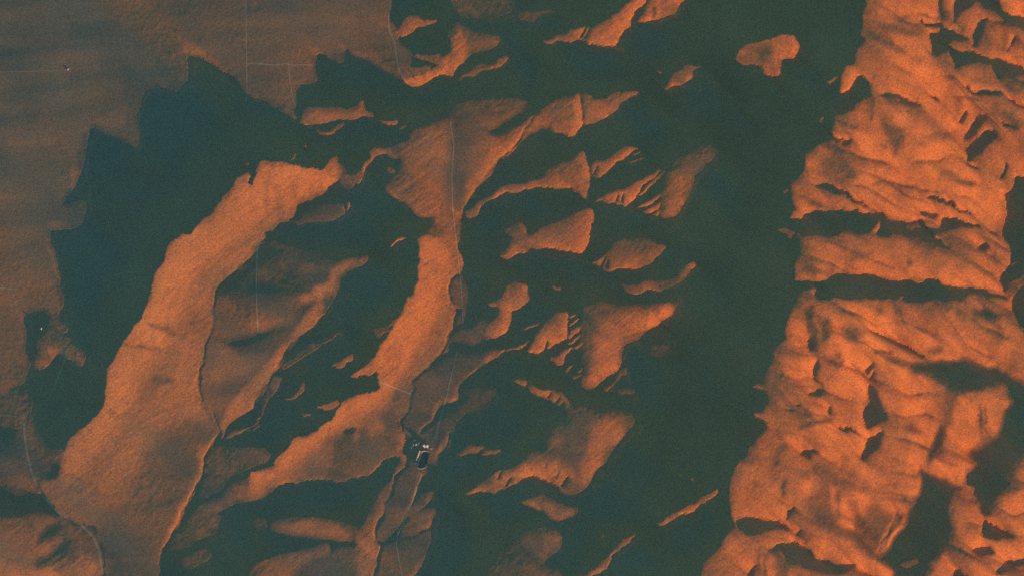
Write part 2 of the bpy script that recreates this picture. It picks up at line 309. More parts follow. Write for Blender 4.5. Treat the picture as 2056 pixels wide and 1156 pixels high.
0 6.0 2: 2011,364 2020,321 2023,331 2016,358
0 2 3: 2036,380 2043,354 2070,350 2100,350 2100,540 2056,522 2040,528 2026,542 2016,555 2009,556 2030,528 2030,512 2021,478 2016,463 2018,444 2021,390
0 2 3: 2009,556 2026,542 2050,524 2080,524 2035,565 2020,589 2014,576
1 6 3: 2020,589 2056,549 2080,540 2080,575 2056,578 2035,600
0 2 3: 2040,596 2056,572 2100,560 2100,690 2056,663 2043,643 2033,616
0 6.0 2: 1847,390 1881,393 1912,409 1952,437 1925,424 1898,409 1871,400
0 6.0 3: 1837,422 1874,427 1885,432 1858,434
1 6 2: 1793,392 1827,407 1810,403
0 6.0 4: 1965,495 1990,480 1975,505
0 4 6: 1952,630 1976,620 2003,626 2014,636 1986,645
0.9 6 2: 1608,613 1625,609 1628,650 1638,667 1635,690 1625,707 1618,700 1621,673 1611,650
0 2 2: 1618,685 1635,668 1635,690 1622,704
0 6.0 2: 1630,740 1638,714 1642,731 1641,768 1633,760
0 2 1: 1735,742 1752,724 1753,731 1739,752
0 2 1: 1742,760 1753,742 1753,750 1746,764
1.2 6 8: 1680,650 1700,690 1720,680 1730,650
0.7 6 8: 1725,660 1740,658 1735,675 1722,675
0 6.0 1.5: 1736,659 1783,676 1820,693 1854,714 1850,718 1818,698 1780,681
1.2 6 3: 1807,640 1878,667 1905,694 1928,710 1900,697 1870,675
1.6 6 4: 1664,714 1690,700 1680,730 1670,735
1 6 3: 1672,735 1688,718 1690,724 1678,740
0 3 6: 1824,722 1858,718 1898,722 1928,714 1972,727 2006,734 2026,744 2056,761 2100,780 2100,920 2056,911 2040,941 2030,965 2056,982 2026,989 1989,1033 1976,1039 1960,1020 1950,985 1939,972 1942,955 1954,935 1955,898 1969,896 1976,886 2003,871 2021,810 2016,776 1972,779 1922,788 1901,786 1888,769 1864,751 1837,754 1824,738
0 6.0 4: 1942,955 1960,945 1968,970 1955,1000 1945,985
2.6 9 4: 1939,975 1960,975 1955,995 1970,1030 1975,1080 1920,1080 1908,1020 1925,995
2 6 3: 1970,840 1980,810 1975,860 1977,880 1972,890 1965,860
0 6.0 4: 1745,766 1751,786 1760,786 1770,820 1780,835 1760,850 1736,862 1733,830 1743,803
0 3 3: 1745,766 1751,775 1760,790 1755,805 1738,830 1734,826 1743,803
0 2 3: 1780,862 1770,891 1746,918 1728,925 1736,898 1743,881
0 3 6: 1858,941 1864,914 1878,881 1885,860 1908,847 1901,874 1885,908 1868,931
0.9 6 8: 1895,850 1900,800 1912,800 1910,850
0.8 6 7: 1800,850 1830,845 1860,865 1840,870
0 3 5: 1844,941 1864,945 1905,962 1939,979 1925,995 1908,1016 1912,1043 1918,1063 1905,1090 1878,1134 1864,1156 1850,1300 1760,1300 1793,1147 1765,1128 1763,1117 1787,1093 1810,1063 1837,1009 1847,975
0.8 6 5: 1800,1137 1837,1124 1854,1129 1831,1144
0.9 6 3: 1804,1026 1820,1030 1805,1060 1780,1090 1763,1120 1758,1130 1758,1124 1780,1076
0 3 3: 1976,1039 2047,1080 2020,1083 1972,1080
0 3 4: 1955,1100 1979,1097 2006,1107 1999,1114 1966,1114
0 3 4: 2090,1120 2056,1124 2026,1130 2006,1144 2006,1156 2033,1141 2056,1137 2090,1137
0 3 3: 1890,1300 1905,1156 1928,1147 1955,1156 1950,1300
0 3 3: 1472,1043 1500,1038 1527,1041 1567,1049 1598,1063 1567,1060 1534,1060 1510,1066 1490,1065
0 3 3: 1540,1100 1567,1087 1594,1085 1635,1110 1682,1130 1723,1142 1689,1150 1659,1150 1611,1134 1578,1124 1567,1103
0 6.0 3: 1601,913 1618,904 1640,906 1650,912 1625,920
1.1 6 5: 1640,906 1700,940 1780,990 1790,1000 1700,955 1650,925
0.8 6 6: 1672,965 1702,960 1743,975 1787,999 1736,985 1702,976
0.6 6 3: 1564,1002 1564,968 1578,955 1571,989
1.1 6 4: 1549,935 1567,884 1588,894 1567,911 1556,935
0 2 2: 1578,1043 1581,1026 1593,1016 1588,1033
0 2 2: 1597,1075 1608,1062 1612,1063 1603,1078
0 6.0 2: 1679,855 1702,857 1736,874 1716,869
0 6.0 2: 1571,815 1598,818 1585,822
0 6.0 2: 1594,806 1614,806 1604,811
0 6.0 2: 1661,833 1665,810 1670,812 1668,830
0 2 2: 1500,1156 1517,1130 1520,1135 1508,1165
0 6.0 2: 1620,790 1640,776 1655,780 1640,795
1.6 6 2: 1655,170 1676,158 1670,165 1660,171
1.4 6 2: 1642,245 1658,230 1655,238 1646,248
1.3 6 2: 1565,380 1582,378 1580,385
0.806 -8 5: 1733,60 1752,66 1772,74 1796,96 1822,107 1822,114 1795,106 1768,86 1740,75
0.496 -4 4: 1806,36 1815,31 1822,37 1814,44
0.868 -5 3: 1837,31 1885,36 1886,40 1837,37
1.054 -8 8: 1752,48 1800,56 1850,64 1850,74 1790,70 1752,60
0.992 -8 5: 1760,236 1790,304 1817,293 1810,262 1785,246
0.558 -4 4: 1792,280 1800,282 1808,317 1798,320
0.744 -6 5: 1668,240 1695,244 1722,254 1715,261 1690,254 1668,250
0 4.0 4: 1682,288 1706,280 1700,292 1690,298
0.744 -4 2: 1742,200 1747,200 1753,243 1747,244
1.116 -10 14: 1640,312 1700,318 1720,350 1690,365 1650,340
0.62 -5 6: 1694,346 1708,348 1706,357 1694,356
1.178 -8 8: 1980,216 2030,226 2060,250 2040,262 2000,244
0 4.0 2: 2004,246 2042,252 2040,256 2010,252
1.116 -6 6: 1906,200 1930,205 1938,236 1915,232
0.496 -5 5: 1922,362 1950,364 1968,377 1945,376
0.744 -4 3: 1926,50 1932,52 1930,68 1924,66
0.744 -4 3: 1967,26 1972,28 1970,45 1965,42
0.93 -5 4: 1820,520 1830,522 1828,535 1820,532
0.868 -6 6: 1915,530 1942,530 1940,538 1918,538
1.054 -8 6: 1686,512 1720,506 1752,509 1750,516 1700,520
0.93 -4 2: 1750,524 1798,537 1797,541 1750,528
0.434 -5 4: 1886,492 1910,500 1905,504 1886,498
0.744 -6 4: 1606,535 1630,533 1650,545 1640,549 1610,541
0.992 -6 5: 1754,616 1766,614 1770,636 1758,638
0.558 -5 3: 1752,702 1795,704 1794,710 1756,710
1.116 -8 6: 2000,664 2012,668 2010,692 2000,690
1.24 -8 7: 1556,696 1612,706 1612,716 1560,710
1.054 -8 6: 1752,712 1800,718 1838,724 1830,734 1780,730
0.682 -6 4: 1599,856 1628,842 1670,836 1670,842 1630,850 1604,862
0.93 -8 6: 1550,856 1602,864 1600,872 1556,870
0.496 -4 4: 1556,872 1566,872 1566,884 1558,882
1.4 -6 5: 1510,962 1522,960 1524,970 1512,972
0.496 -3 2: 1960,806 1965,806 1974,856 1969,858
0.62 -3 2: 1972,812 1976,812 1982,850 1977,852
3.6 -5 3: 1668,975 1680,978 1678,1034 1670,1030
0.744 -4 4: 1681,985 1686,985 1690,1040 1683,1040
0.868 -5 5: 1712,1000 1722,1004 1736,1060 1722,1056
0.9 -3 2: 1524,1100 1530,1098 1524,1160 1517,1160
1 -3 2: 1540,1106 1545,1106 1540,1160 1534,1160
1.24 -8 6: 1560,1110 1590,1130 1580,1160 1556,1160
0.992 -8 8: 1610,935 1640,930 1680,950 1720,985 1690,985 1640,955
1.24 -8 9: 1840,470 1900,512 1960,520 1950,505 1900,500
0.93 -8 6: 1640,640 1660,630 1668,660 1655,690 1642,680
1.178 -8 7: 1780,600 1800,640 1815,650 1806,620 1800,604
1.054 -8 7: 1840,700 1880,690 1900,712 1860,714
0.992 -8 6: 1770,380 1810,400 1840,424 1800,412
1.24 -8 6: 1870,330 1910,345 1950,372 1920,368 1880,350
0.868 -6 5: 1600,398 1640,404 1690,418 1660,420 1610,410
1.054 -8 8: 1940,150 1990,160 2040,172 2040,182 1990,176 1945,166
0.992 -8 6: 2005,60 2020,50 2020,100 2010,110
0.992 -8 6: 1880,20 1890,60 1900,30 1915,45 1905,10
1.116 -8 6: 1935,300 1950,285 1975,262 1960,300 1948,330
'''
PX=2.0; NX,NY=1028,578; MG=104          # cells; margin
W,H=NX+2*MG,NY+2*MG
CELL=8.0                                 # metres per cell (4 m per photo px)
STEP=CELL*2**.5
TAU=TAN*STEP
rng=np.random.default_rng(7)
def blur(a,s):
    if s<=0: return a
    s=float(s); r=int(3*s+1); k=np.exp(-.5*(np.arange(-r,r+1)/s)**2); k/=k.sum()
    for ax in (0,1):
        n=a.shape[ax]; p=[(0,0),(0,0)]; p[ax]=(r,r); b=np.pad(a,p,mode='edge')
        f=np.zeros_like(a)
        for i,w in enumerate(k):
            f+= w*(b[i:i+n] if ax==0 else b[:,i:i+n])
        a=f
    return a
def noise(h,w,scale,seed,oct=4,gain=.55,ang=0,stretch=1.0):
    """spectral-free value noise, bicubic-ish, unit-ish std"""
    r=np.random.default_rng(seed); out=np.zeros((h,w)); amp=1;tot=0
    yy,xx=np.mgrid[0:h,0:w].astype(float)
    c,s=np.cos(ang),np.sin(ang)
    U=(xx*c+yy*s)/stretch; V=(-xx*s+yy*c)
    U-=U.min();V-=V.min()
    for o in range(oct):
        sc=scale/2**o
        u=U/sc;v=V/sc
        iu=u.astype(int);iv=v.astype(int);fu=u-iu;fv=v-iv
        fu=fu*fu*(3-2*fu);fv=fv*fv*(3-2*fv)
        g=r.standard_normal((iv.max()+2,iu.max()+2))
        out+=amp*((g[iv,iu]*(1-fu)+g[iv,iu+1]*fu)*(1-fv)+(g[iv+1,iu]*(1-fu)+g[iv+1,iu+1]*fu)*fv)
        tot+=amp*amp; amp*=gain
    return out/tot**.5
def paint(RELIEF):
    yy,xx=np.mgrid[0:H,0:W].astype(float)-MG
    rx=xx*PX+PX/2;ry=yy*PX+PX/2
    wx=xx*PX+PX/2+noise(H,W,13,1,4,.65)*3.6; wy=yy*PX+PX/2+noise(H,W,13,2,4,.65)*3.6
    B=np.full((H,W),1.25);R=np.full((H,W),4.0);B[:MG+NY+8,:MG+NX+8]=0
    for ln in RELIEF.strip().splitlines():
        head,pts=ln.split(':'); b,ramp,soft=map(float,head.split())
        P=np.array([list(map(float,p.split(','))) for p in pts.split()])
        pad=int(soft*3/PX+6)
        x0=max(0,int(P[:,0].min()/PX)-pad+MG);x1=min(W,int(P[:,0].max()/PX)+pad+MG)
        y0=max(0,int(P[:,1].min()/PX)-pad+MG);y1=min(H,int(P[:,1].max()/PX)+pad+MG)
        if x1<=x0 or y1<=y0: continue
        k=.35 if soft<=1.5 else 1.
        X=rx[y0:y1,x0:x1]*(1-k)+wx[y0:y1,x0:x1]*k;Y=ry[y0:y1,x0:x1]*(1-k)+wy[y0:y1,x0:x1]*k;ins=np.zeros(X.shape,bool)
        for (ax,ay),(bx,by) in zip(P,np.roll(P,-1,0)):
            if ay==by: continue
            c=((ay>Y)!=(by>Y))
            ins^= c&(X<(bx-ax)*(Y-ay)/(by-ay)+ax)
        m=blur(ins.astype(float),soft/PX*.8)
        b0=B[y0:y1,x0:x1]; on=b0>.05
        if ramp<0: m=np.where(on,m,0); ramp=-ramp     # shading inside ground that already faces the sun
        mx=max(m.max(),1e-6)
        if b==0:
            q=np.where(on,b0*(1-m/mx if soft>=5 else 1-m),0)
            nb_=np.where((q<.14) if soft>=5 else (m>.5*mx),0,np.where(on,np.maximum(q,.06),0))
        elif soft>=6: nb_=np.where(on,b0*(1-m)+b*m,np.where(m>.27*mx,b*np.clip(m/mx*1.15,0,1),0))
        else: nb_=np.where(on,b0*(1-m)+b*m,np.where(m>.45*mx,b,0))
        B[y0:y1,x0:x1]=nb_
        R[y0:y1,x0:x1]=R[y0:y1,x0:x1]*(1-m)+ramp*m
    k=np.clip((1.5-B)/.4,0,1)*np.clip((rx-380)/120+(ry-640)/120,0,1)*(B>.3)
    return B*(1-.17*k),R
def dshift(row,fill):      # value arriving from (r+1,c+1)
    return np.concatenate([row[1:],[fill]])
def counts(lit):
    """steps since the run start / to the run end along the light (moving up-left)"""
    nb=np.zeros(lit.shape,np.float32);ne=np.zeros(lit.shape,np.float32)
    for r in range(H-2,-1,-1):
        s=lit[r,:-1]==lit[r+1,1:]
        nb[r,:-1]=np.where(s,nb[r+1,1:]+1,0)
    for r in range(1,H):
        s=lit[r,1:]==lit[r-1,:-1]
        ne[r,1:]=np.where(s,ne[r-1,:-1]+1,0)
    return nb,ne
LAM0,LAM1,LAM2,W0,WD,SG,SU,FMAX,UG,UK,UC,WL=.1,.08,.02,.5,.5,.5,.6,1.8,.6,.9,3,.1
KC=2*np.pi/60
FX,FY=1536,1024
def poisson(p,lam,eps=1e-3,hf=0.0):
    """height whose rise per diagonal step is p (periodic, padded)"""
    P=np.zeros((FY,FX));mean=p.mean()
    oy,ox=(FY-H)//2,(FX-W)//2
    q=np.pad(p-mean,((oy,FY-H-oy),(ox,FX-W-ox)),mode='reflect')
    wy=np.clip(np.minimum(np.arange(FY),np.arange(FY)[::-1])/max(oy,1),0,1)[:,None]
    wx=np.clip(np.minimum(np.arange(FX),np.arange(FX)[::-1])/max(ox,1),0,1)[None]
    q=q*np.minimum(wy,wx)
    ky=np.fft.fftfreq(FY)[:,None]*2*np.pi;kx=np.fft.fftfreq(FX)[None]*2*np.pi
    Dt=np.exp(-1j*0)* (1-np.exp(1j*(kx+ky)))  # h[r,c]-h[r+1,c+1]
    kn2=(2*np.sin((kx-ky)/2))**2
    k2=kx**2+ky**2
    F=np.fft.fft2(q)
    Hh=np.conj(Dt)*F/(np.abs(Dt)**2+lam*kn2*np.minimum(1,k2/KC**2)+1e-7)
    Hh[0,0]=0
    h=np.real(np.fft.ifft2(Hh))[oy:oy+H,ox:ox+W]
    r=np.arange(H)[:,None];c=np.arange(W)[None]
    return h-mean*((r-H/2)+(c-W/2))/2
def shade(h):
    """1/0 lit by casting, and b = local rise relative to TAU"""
    row=np.arange(H)[:,None]
    g=h-TAU*row
    lit=np.ones(h.shape,bool); M=g[H-1].copy()
    for r in range(H-2,-1,-1):
        m=np.concatenate([M[1:],[-1e9]])
        lit[r]=g[r]>=m
        M=np.maximum(m,g[r])
    return lit
def dstep(h):
    d=np.zeros_like(h); d[:-1,:-1]=h[:-1,:-1]-h[1:,1:]; d[-1]=d[-2];d[:,-1]=d[:,-2]
    return d
def DETAIL(B):
    # gullies, terraces, swells and outwash streaks of the slopes: factor on the steepness
    yy,xx=np.mgrid[0:H,0:W].astype(float); px=(xx-MG)*PX; py=(yy-MG)*PX
    n1=noise(H,W,60,11,4,.6); n2=noise(H,W,7,12,3,.7,ang=1.9,stretch=4); n3=noise(H,W,7,13,3,.7,ang=.55,stretch=4)
    k=noise(H,W,90,14,2); n4=noise(H,W,5,15,2,.7)
    hi=np.clip((B-1.1)/1.5,0,1)
    # broken ledges running down to the lower right across the high range: sharp lip, slope easing below it
    rng_m=np.clip((px-1500-(py<600)*40)/120,0,1)
    f=1
    led=np.zeros((H,W))
    for sc,sd,am,sl in ((64,21,.72,.34),(33,22,.52,.44)):
        ph=(py-sl*px)/sc+noise(H,W,120,sd,2,.5)*.55+noise(H,W,22,sd+40,2)*.10
        fr=ph-np.floor(ph)
        on=np.clip(noise(H,W,44,sd+20,2)*1.2+.35,0,1.2)
        led+=am*on*(np.minimum(fr*2.2,1)**.7-.72)*1.6
    spur=noise(H,W,12,25,3,.6,ang=1.75,stretch=3.5)
    r=1.06+led+.17*spur+.20*noise(H,W,24,26,2)+.12*noise(H,W,60,27,2)
    h_=1+.12*n1+.13*np.where(k>0,n2,n3)*np.clip(np.abs(k)*1.5,0,1)+.05*n4
    flat=1+.20*noise(H,W,13,16,3,.6,ang=-.12,stretch=7)+.16*noise(H,W,60,17,3)+.02*n4
    out=flat*(1-hi)+hi*(h_*(1-rng_m)+r*rng_m)
    return np.clip(out,.12,1.9)
def solve(B,R,iters=40,verbose=False):
    lit=B>.05
    nb,ne=counts(lit)
    L=nb+ne+1; Lc=np.minimum(L,48)
    prof=.24+1.0*np.clip((ne+1)/Lc,0,1)**.85                 # slopes ease off towards a rounded brow
    wgt=np.clip((R-4)/5,0,1)
    fade=np.clip(np.sin(np.pi/2*np.clip((ne+1)*2/np.maximum(np.minimum(R,14)/PX,1),0,1)),0.2,1)*(1-wgt+wgt*prof)
    b=np.where(lit,np.maximum(B*fade*DETAIL(B),.12),0)
    L=nb+ne+1
    a=np.minimum(.34*STEP, 2.2*L/L)  # target steepness of g in lee
    a=.30*STEP*np.clip(L/16,.25,1)
    lee=-a*np.cos(np.pi*(nb+.5)/L)
    # ground rises less than ray far out in wide shadows: keep depth bounded
    p0=np.where(lit,TAU*b,lee)-TAU
    h=poisson(p0,LAM0)
    row=np.arange(H)[:,None]
    mn=.01+.02*np.minimum(nb,ne); lo=np.maximum(mn+.01,.02+np.minimum((.04*ne+.003*ne*ne)*STEP,.8*STEP*(nb+1)))
    def project(g,fmin,fmax):
        """sweep away from the sun: lit ground must top the running ray, lee ground must stay under it"""
        G=g.copy();M=G[H-1].copy()
        for r in range(H-2,-1,-1):
            m=np.concatenate([M[1:],[-1e9]]); t=TAU*b[r]
            G[r]=np.where(m<-1e8,g[r],np.where(lit[r],np.clip(g[r],m+fmin*t,m+fmax*t),np.clip(g[r],m-lo[r],m-mn[r])))
            M=np.maximum(m,G[r])
        return G
    u=np.zeros(p0.shape)
    for it in range(iters):
        g=h-TAU*row
        # lower what blocks ground that should be lit
        Gd=g.copy();C=np.full(W,1e9)
        for r in range(0,H):
            c=np.concatenate([[1e9],C[:-1]])
            Gd[r]=np.where(lit[r],np.minimum(g[r],c),g[r])
            C=np.where(lit[r],np.minimum(c-SG*TAU*b[r],Gd[r]),c)
        G=project((1-WD)*g+WD*Gd,SU,FMAX)
        if it==iters-1:
            for k in range(20):
                gb=blur(G,1.2)
                G=project(np.where(lit,np.where((np.abs(G-g)>1.)&(k<8),.5*(G+gb),G),gb),SU,FMAX)
            h=G+TAU*row
            k=np.pad(h,1,mode='edge'); k=(k[:-2]+2*k[1:-1]+k[2:])/4; h=(k[:,:-2]+2*k[:,1:-1]+k[:,2:])/4   # no cell-to-cell chatter
            break
        d=dstep(G+TAU*row)
        z=np.where(lit,(1-W0)*np.clip(d,-TAU+.5*TAU*b,-TAU+1.6*TAU*b)+W0*p0,(1-WL)*np.clip(d,-.75*STEP,.4*STEP)+WL*p0)
        u=np.clip(u*UK+UG*(dstep(h)-z),-UC*TAU,UC*TAU)
        h=poisson(z-u,LAM1*(1-it/iters)+LAM2)
    return h,B,lit,b

B, R = paint(RELIEF)
h, B, lit, b_target = solve(B, R, 26)
Z0 = float(np.mean(h[MG:-MG, MG:-MG])); h = h - Z0

def world(px, py):                            # photo pixel -> ground metres
    return (px - PW / 2) * M_PX, (PH / 2 - py) * M_PX

# --- dry washes: shallow incised channels with a bank on either side
WASHES = [
 (3.2, 9, '540,470 535,487 520,500 489,527 452,560 432,584 426,613 426,650 423,672 411,694 409,711 399,738 398,770 403,790 406,813 419,823 440,858 434,880 407,920 404,955 383,995 365,1026 351,1060 323,1107 318,1160'),
 (2.6, 8, '648,633 628,658 601,675 574,702 551,739 537,770 529,781 508,813 498,824 466,848 444,884'),
 (1.8, 7, '520,847 493,864 469,877 444,888'),
 (2.6, 9, '1067,236 1034,290 1000,322 966,364 940,402 926,441 921,474 919,491 927,515 930,545 906,562 901,582 903,603 917,620 912,640 910,657 899,680 888,704 858,735 826,761 824,793 817,827 804,847 812,868 819,890 814,935 794,957 790,982 770,1009 770,1036 753,1058 752,1083 766,1096 757,1120 750,1156'),
 (2.4, 8, '1012,701 999,719 972,733 945,753 923,772 922,785 918,804 881,822 868,846 844,866'),
 (2.0, 7, '904,868 894,900 878,914 868,936 846,962 838,976 828,1004 808,1044 800,1070 797,1090'),
 (1.8, 8, '1804,1026 1798,1045 1780,1078 1758,1126 1759,1156'),
 (1.8, 6, '1928,714 1905,696 1878,668 1840,655 1807,640'),
]
rr, cc = np.mgrid[0:H, 0:W]
gx = (cc - MG + .5) * PX; gy = (rr - MG + .5) * PX    # photo px of every cell
def seg_dist(x, y, pts):
    d = np.full(x.shape, 1e9)
    for (ax, ay), (bx, by) in zip(pts[:-1], pts[1:]):
        x0, x1, y0, y1 = min(ax, bx) - 30, max(ax, bx) + 30, min(ay, by) - 30, max(ay, by) + 30
        i0, i1 = max(0, int(y0 / PX) + MG), min(H, int(y1 / PX) + MG + 1)
        j0, j1 = max(0, int(x0 / PX) + MG), min(W, int(x1 / PX) + MG + 1)
        if i1 <= i0 or j1 <= j0: continue
        X = x[i0:i1, j0:j1]; Y = y[i0:i1, j0:j1]
        L2 = (bx - ax) ** 2 + (by - ay) ** 2 + 1e-9
        t = np.clip(((X - ax) * (bx - ax) + (Y - ay) * (by - ay)) / L2, 0, 1)
        dd = np.hypot(X - ax - t * (bx - ax), Y - ay - t * (by - ay))
        d[i0:i1, j0:j1] = np.minimum(d[i0:i1, j0:j1], dd)
    return d
def parse(s): return [tuple(map(float, p.split(','))) for p in s.split()]
wob1 = noise(H, W, 9, 31, 3) * 2.2; wob2 = noise(H, W, 9, 32, 3) * 2.2
for depth, width, s in WASHES:
    d = seg_dist(gx + wob1, gy + wob2, parse(s))
    h -= 1.5 * depth * np.exp(-(d / (width * .36)) ** 2) * (.75 + .5 * np.clip(noise(H, W, 30, 33, 2), -1, 1))

# --- fine relief: rills and hummocks, kept out of ground that lies just under a grazing ray
nb, ne = counts(lit)
slope = blur(np.hypot(*np.gradient(h, CELL)), 6)
rocky = np.clip((slope - .07) / .22, 0, 1)
safe = np.where(lit, np.clip(np.minimum(nb, ne) / 3, 0, 1), np.clip(np.minimum(nb, ne) / 14, 0, 1))
h += noise(H, W, 5, 41, 2, .7) * (.03 + .50 * rocky) * safe
east = np.clip((gx - 1400) / 150, 0, 1)
rill = (1 - np.abs(noise(H, W, 9, 44, 3, .6, ang=2.5, stretch=3.5))) * (1 - east) + (1 - np.abs(noise(H, W, 12, 45, 3, .6, ang=.42, stretch=4))) * east
h += 1.2 * rill * np.clip((blur(B, 3) - 1.3) / 1.4, 0, 1) * np.where(lit, np.clip(np.minimum(nb, ne) / 5, 0, 1), 0)
h += (noise(H, W, 22, 42, 3, .6) * 3.5 + noise(H, W, 60, 43, 2) * 6) * rocky * np.where(lit, 0, safe)

# lee ground must stay below the grazing ray
_g = h - TAU * rr; _M = _g[H - 1].copy()
for _r in range(H - 2, -1, -1):
    _m = np.concatenate([_M[1:], [-1e9]])
    _g[_r] = np.where(lit[_r] | (_m < -1e8), _g[_r], np.minimum(_g[_r], _m - .01 - .02 * np.minimum(nb[_r], ne[_r])))
    _M = np.maximum(_m, np.where(lit[_r], _g[_r], -1e9))
h = _g + TAU * rr

def height(px, py):                           # bilinear, photo px
    u = np.clip(px / PX - .5 + MG, 0, W - 1.001); v = np.clip(py / PX - .5 + MG, 0, H - 1.001)
    i = np.floor(v).astype(int); j = np.floor(u).astype(int); fv = v - i; fu = u - j
    return ((h[i, j] * (1 - fu) + h[i, j + 1] * fu) * (1 - fv) + (h[i + 1, j] * (1 - fu) + h[i + 1, j + 1] * fu) * fv)

# graded yard in the valley: the ground there is smoothed, and dug out for the pond
POND = parse('848.2,907.6 855,906.8 861,908.8 859.6,918 857,930 853.5,937 848,939.4 841,939 837.6,936.6 840.5,927 845,915')
_d = np.maximum(np.abs(gx - 848) - 22, np.abs(gy - 911) - 32)
_m = np.clip(1 - _d / 14, 0, 1); _m = _m * _m * (3 - 2 * _m)
_hs = h.copy(); _sl = (slice(MG + 400, MG + 520), slice(MG + 360, MG + 490)); _hs[_sl] = blur(h[_sl], 5)
h = h * (1 - _m) + _hs * _m
POND_Z = float(height(np.array([848.5]), np.array([922.5]))[0])
def in_poly(poly, X, Y):
    P = np.array(poly); r = np.zeros(X.shape, bool)
    for (ax, ay), (bx, by) in zip(P, np.roll(P, -1, 0)):
        if ay == by: continue
        r ^= ((ay > Y) != (by > Y)) & (X < (bx - ax) * (Y - ay) / (by - ay) + ax)
    return r
h = np.where(in_poly([(848.5 + (x - 848.5) * 1.04, 922.5 + (y - 922.5) * 1.04) for x, y in POND], gx, gy), np.minimum(h, POND_Z - 1.2), h)

# ---------------------------------------------------------------- materials
def mat(name, rough=.9):
    m = bpy.data.materials.new(name); m.use_nodes = True
    n = m.node_tree; p = n.nodes['Principled BSDF']
    p.inputs['Roughness'].default_value = rough; p.inputs['Specular IOR Level'].default_value = .15
    return m, n, p
def nd(n, t, **kw):
    x = n.nodes.new(t)
    for k, v in kw.items(): setattr(x, k, v)
    return x
def ground_mat():
    m, n, p = mat('desert_ground', 1.0)
    p.inputs['Specular IOR Level'].default_value = 0
    co = nd(n, 'ShaderNodeTexCoord')
    rk = nd(n, 'ShaderNodeAttribute', attribute_name='rock')
    big = nd(n, 'ShaderNodeTexNoise'); big.inputs['Scale'].default_value = 1 / 420; big.inputs['Detail'].default_value = 6; big.inputs['Roughness'].default_value = .62
    fine = nd(n, 'ShaderNodeTexNoise'); fine.inputs['Scale'].default_value = 1 / 13; fine.inputs['Detail'].default_value = 2; fine.inputs['Roughness'].default_value = .8
    n.links.new(co.outputs['Object'], big.inputs['Vector']); n.links.new(co.outputs['Object'], fine.inputs['Vector'])
    base = nd(n, 'ShaderNodeMix', data_type='RGBA')
    base.inputs[6].default_value = (.215, .19, .102, 1)          # silt and gravel of the flats
    base.inputs[7].default_value = (.50, .195, .055, 1)         # iron-red rock
    n.links.new(rk.outputs['Fac'], base.inputs[0])
    mr = nd(n, 'ShaderNodeMapRange'); mr.inputs[1].default_value = .25; mr.inputs[2].default_value = .75; mr.inputs[3].default_value = .85; mr.inputs[4].default_value = 1.15
    n.links.new(big.outputs[0], mr.inputs[0])
    mf = nd(n, 'ShaderNodeMapRange'); mf.inputs[1].default_value = .2; mf.inputs[2].default_value = .8; mf.inputs[3].default_value = .35; mf.inputs[4].default_value = 1.65
    n.links.new(fine.outputs[0], mf.inputs[0])
    mu = nd(n, 'ShaderNodeMath', operation='MULTIPLY'); n.links.new(mr.outputs[0], mu.inputs[0]); n.links.new(mf.outputs[0], mu.inputs[1])
    sc = nd(n, 'ShaderNodeVectorMath', operation='SCALE'); n.links.new(base.outputs[2], sc.inputs[0]); n.links.new(mu.outputs[0], sc.inputs['Scale'])
    n.links.new(sc.outputs[0], p.inputs['Base Color'])
    return m
def plain_mat(name, colr, rough=.8, vary=.25, scale=.3):
    m, n, p = mat(name, rough)
    co = nd(n, 'ShaderNodeTexCoord'); t = nd(n, 'ShaderNodeTexNoise'); t.inputs['Scale'].default_value = scale; t.inputs['Detail'].default_value = 3
    n.links.new(co.outputs['Object'], t.inputs['Vector'])
    mr = nd(n, 'ShaderNodeMapRange'); mr.inputs[3].default_value = 1 - vary; mr.inputs[4].default_value = 1 + vary
    n.links.new(t.outputs[0], mr.inputs[0])
    sc = nd(n, 'ShaderNodeVectorMath', operation='SCALE'); sc.inputs[0].default_value = colr; n.links.new(mr.outputs[0], sc.inputs['Scale'])
    n.links.new(sc.outputs[0], p.inputs['Base Color'])
    return m
GROUND = ground_mat()
TRACK = plain_mat('track_gravel', (.50, .34, .155), 1, .4, 1 / 18)
WHITE = plain_mat('white_sheet_metal', (.78, .76, .72), .5, .06, .2)
PALE = plain_mat('pale_sheet_metal', (.60, .60, .54), .6, .15, .2)
GREEN = plain_mat('grey_green_sheet_metal', (.45, .52, .45), .6, .1, .2)
DARKM = plain_mat('dark_opening', (.05, .05, .05), .7, .2, .5)
LIMEST = plain_mat('crushed_limestone', (.55, .48, .38), 1, .25, .15)
SPOIL = plain_mat('brown_spoil', (.34, .22, .14), 1, .3, .1)
CONC = plain_mat('concrete_lining', (.30, .28, .24), .9, .15, .2)
WATER, _n, _p = mat('still_water', .08)
_p.inputs['Base Color'].default_value = (.02, .05, .05, 1); _p.inputs['Specular IOR Level'].default_value = .5

# ---------------------------------------------------------------- objects helpers
def tag(o, label=None, cat=None, group=None, kind=None):
    if label: o['label'] = label
    if cat: o['category'] = cat
    if group: o['group'] = group
    if kind: o['kind'] = kind
    return o
def link(name, me, m, parent=None):
    o = bpy.data.objects.new(name, me); col.objects.link(o)
    if m and not me.materials: me.materials.append(m)
    if parent: o.parent = parent
    return o
def empty(name, loc, rz=0):
    o = bpy.data.objects.new(name, None); col.objects.link(o); o.location = loc; o.rotation_euler = (0, 0, rz); o.empty_display_size = 5
    return o
def inside(poly, X, Y):
    P = np.array(poly); r = np.zeros(X.shape, bool)
    for (ax, ay), (bx, by) in zip(P, np.roll(P, -1, 0)):
        if ay == by: continue
        r ^= ((ay > Y) != (by > Y)) & (X < (bx - ax) * (Y - ay) / (by - ay) + ax)
    return r

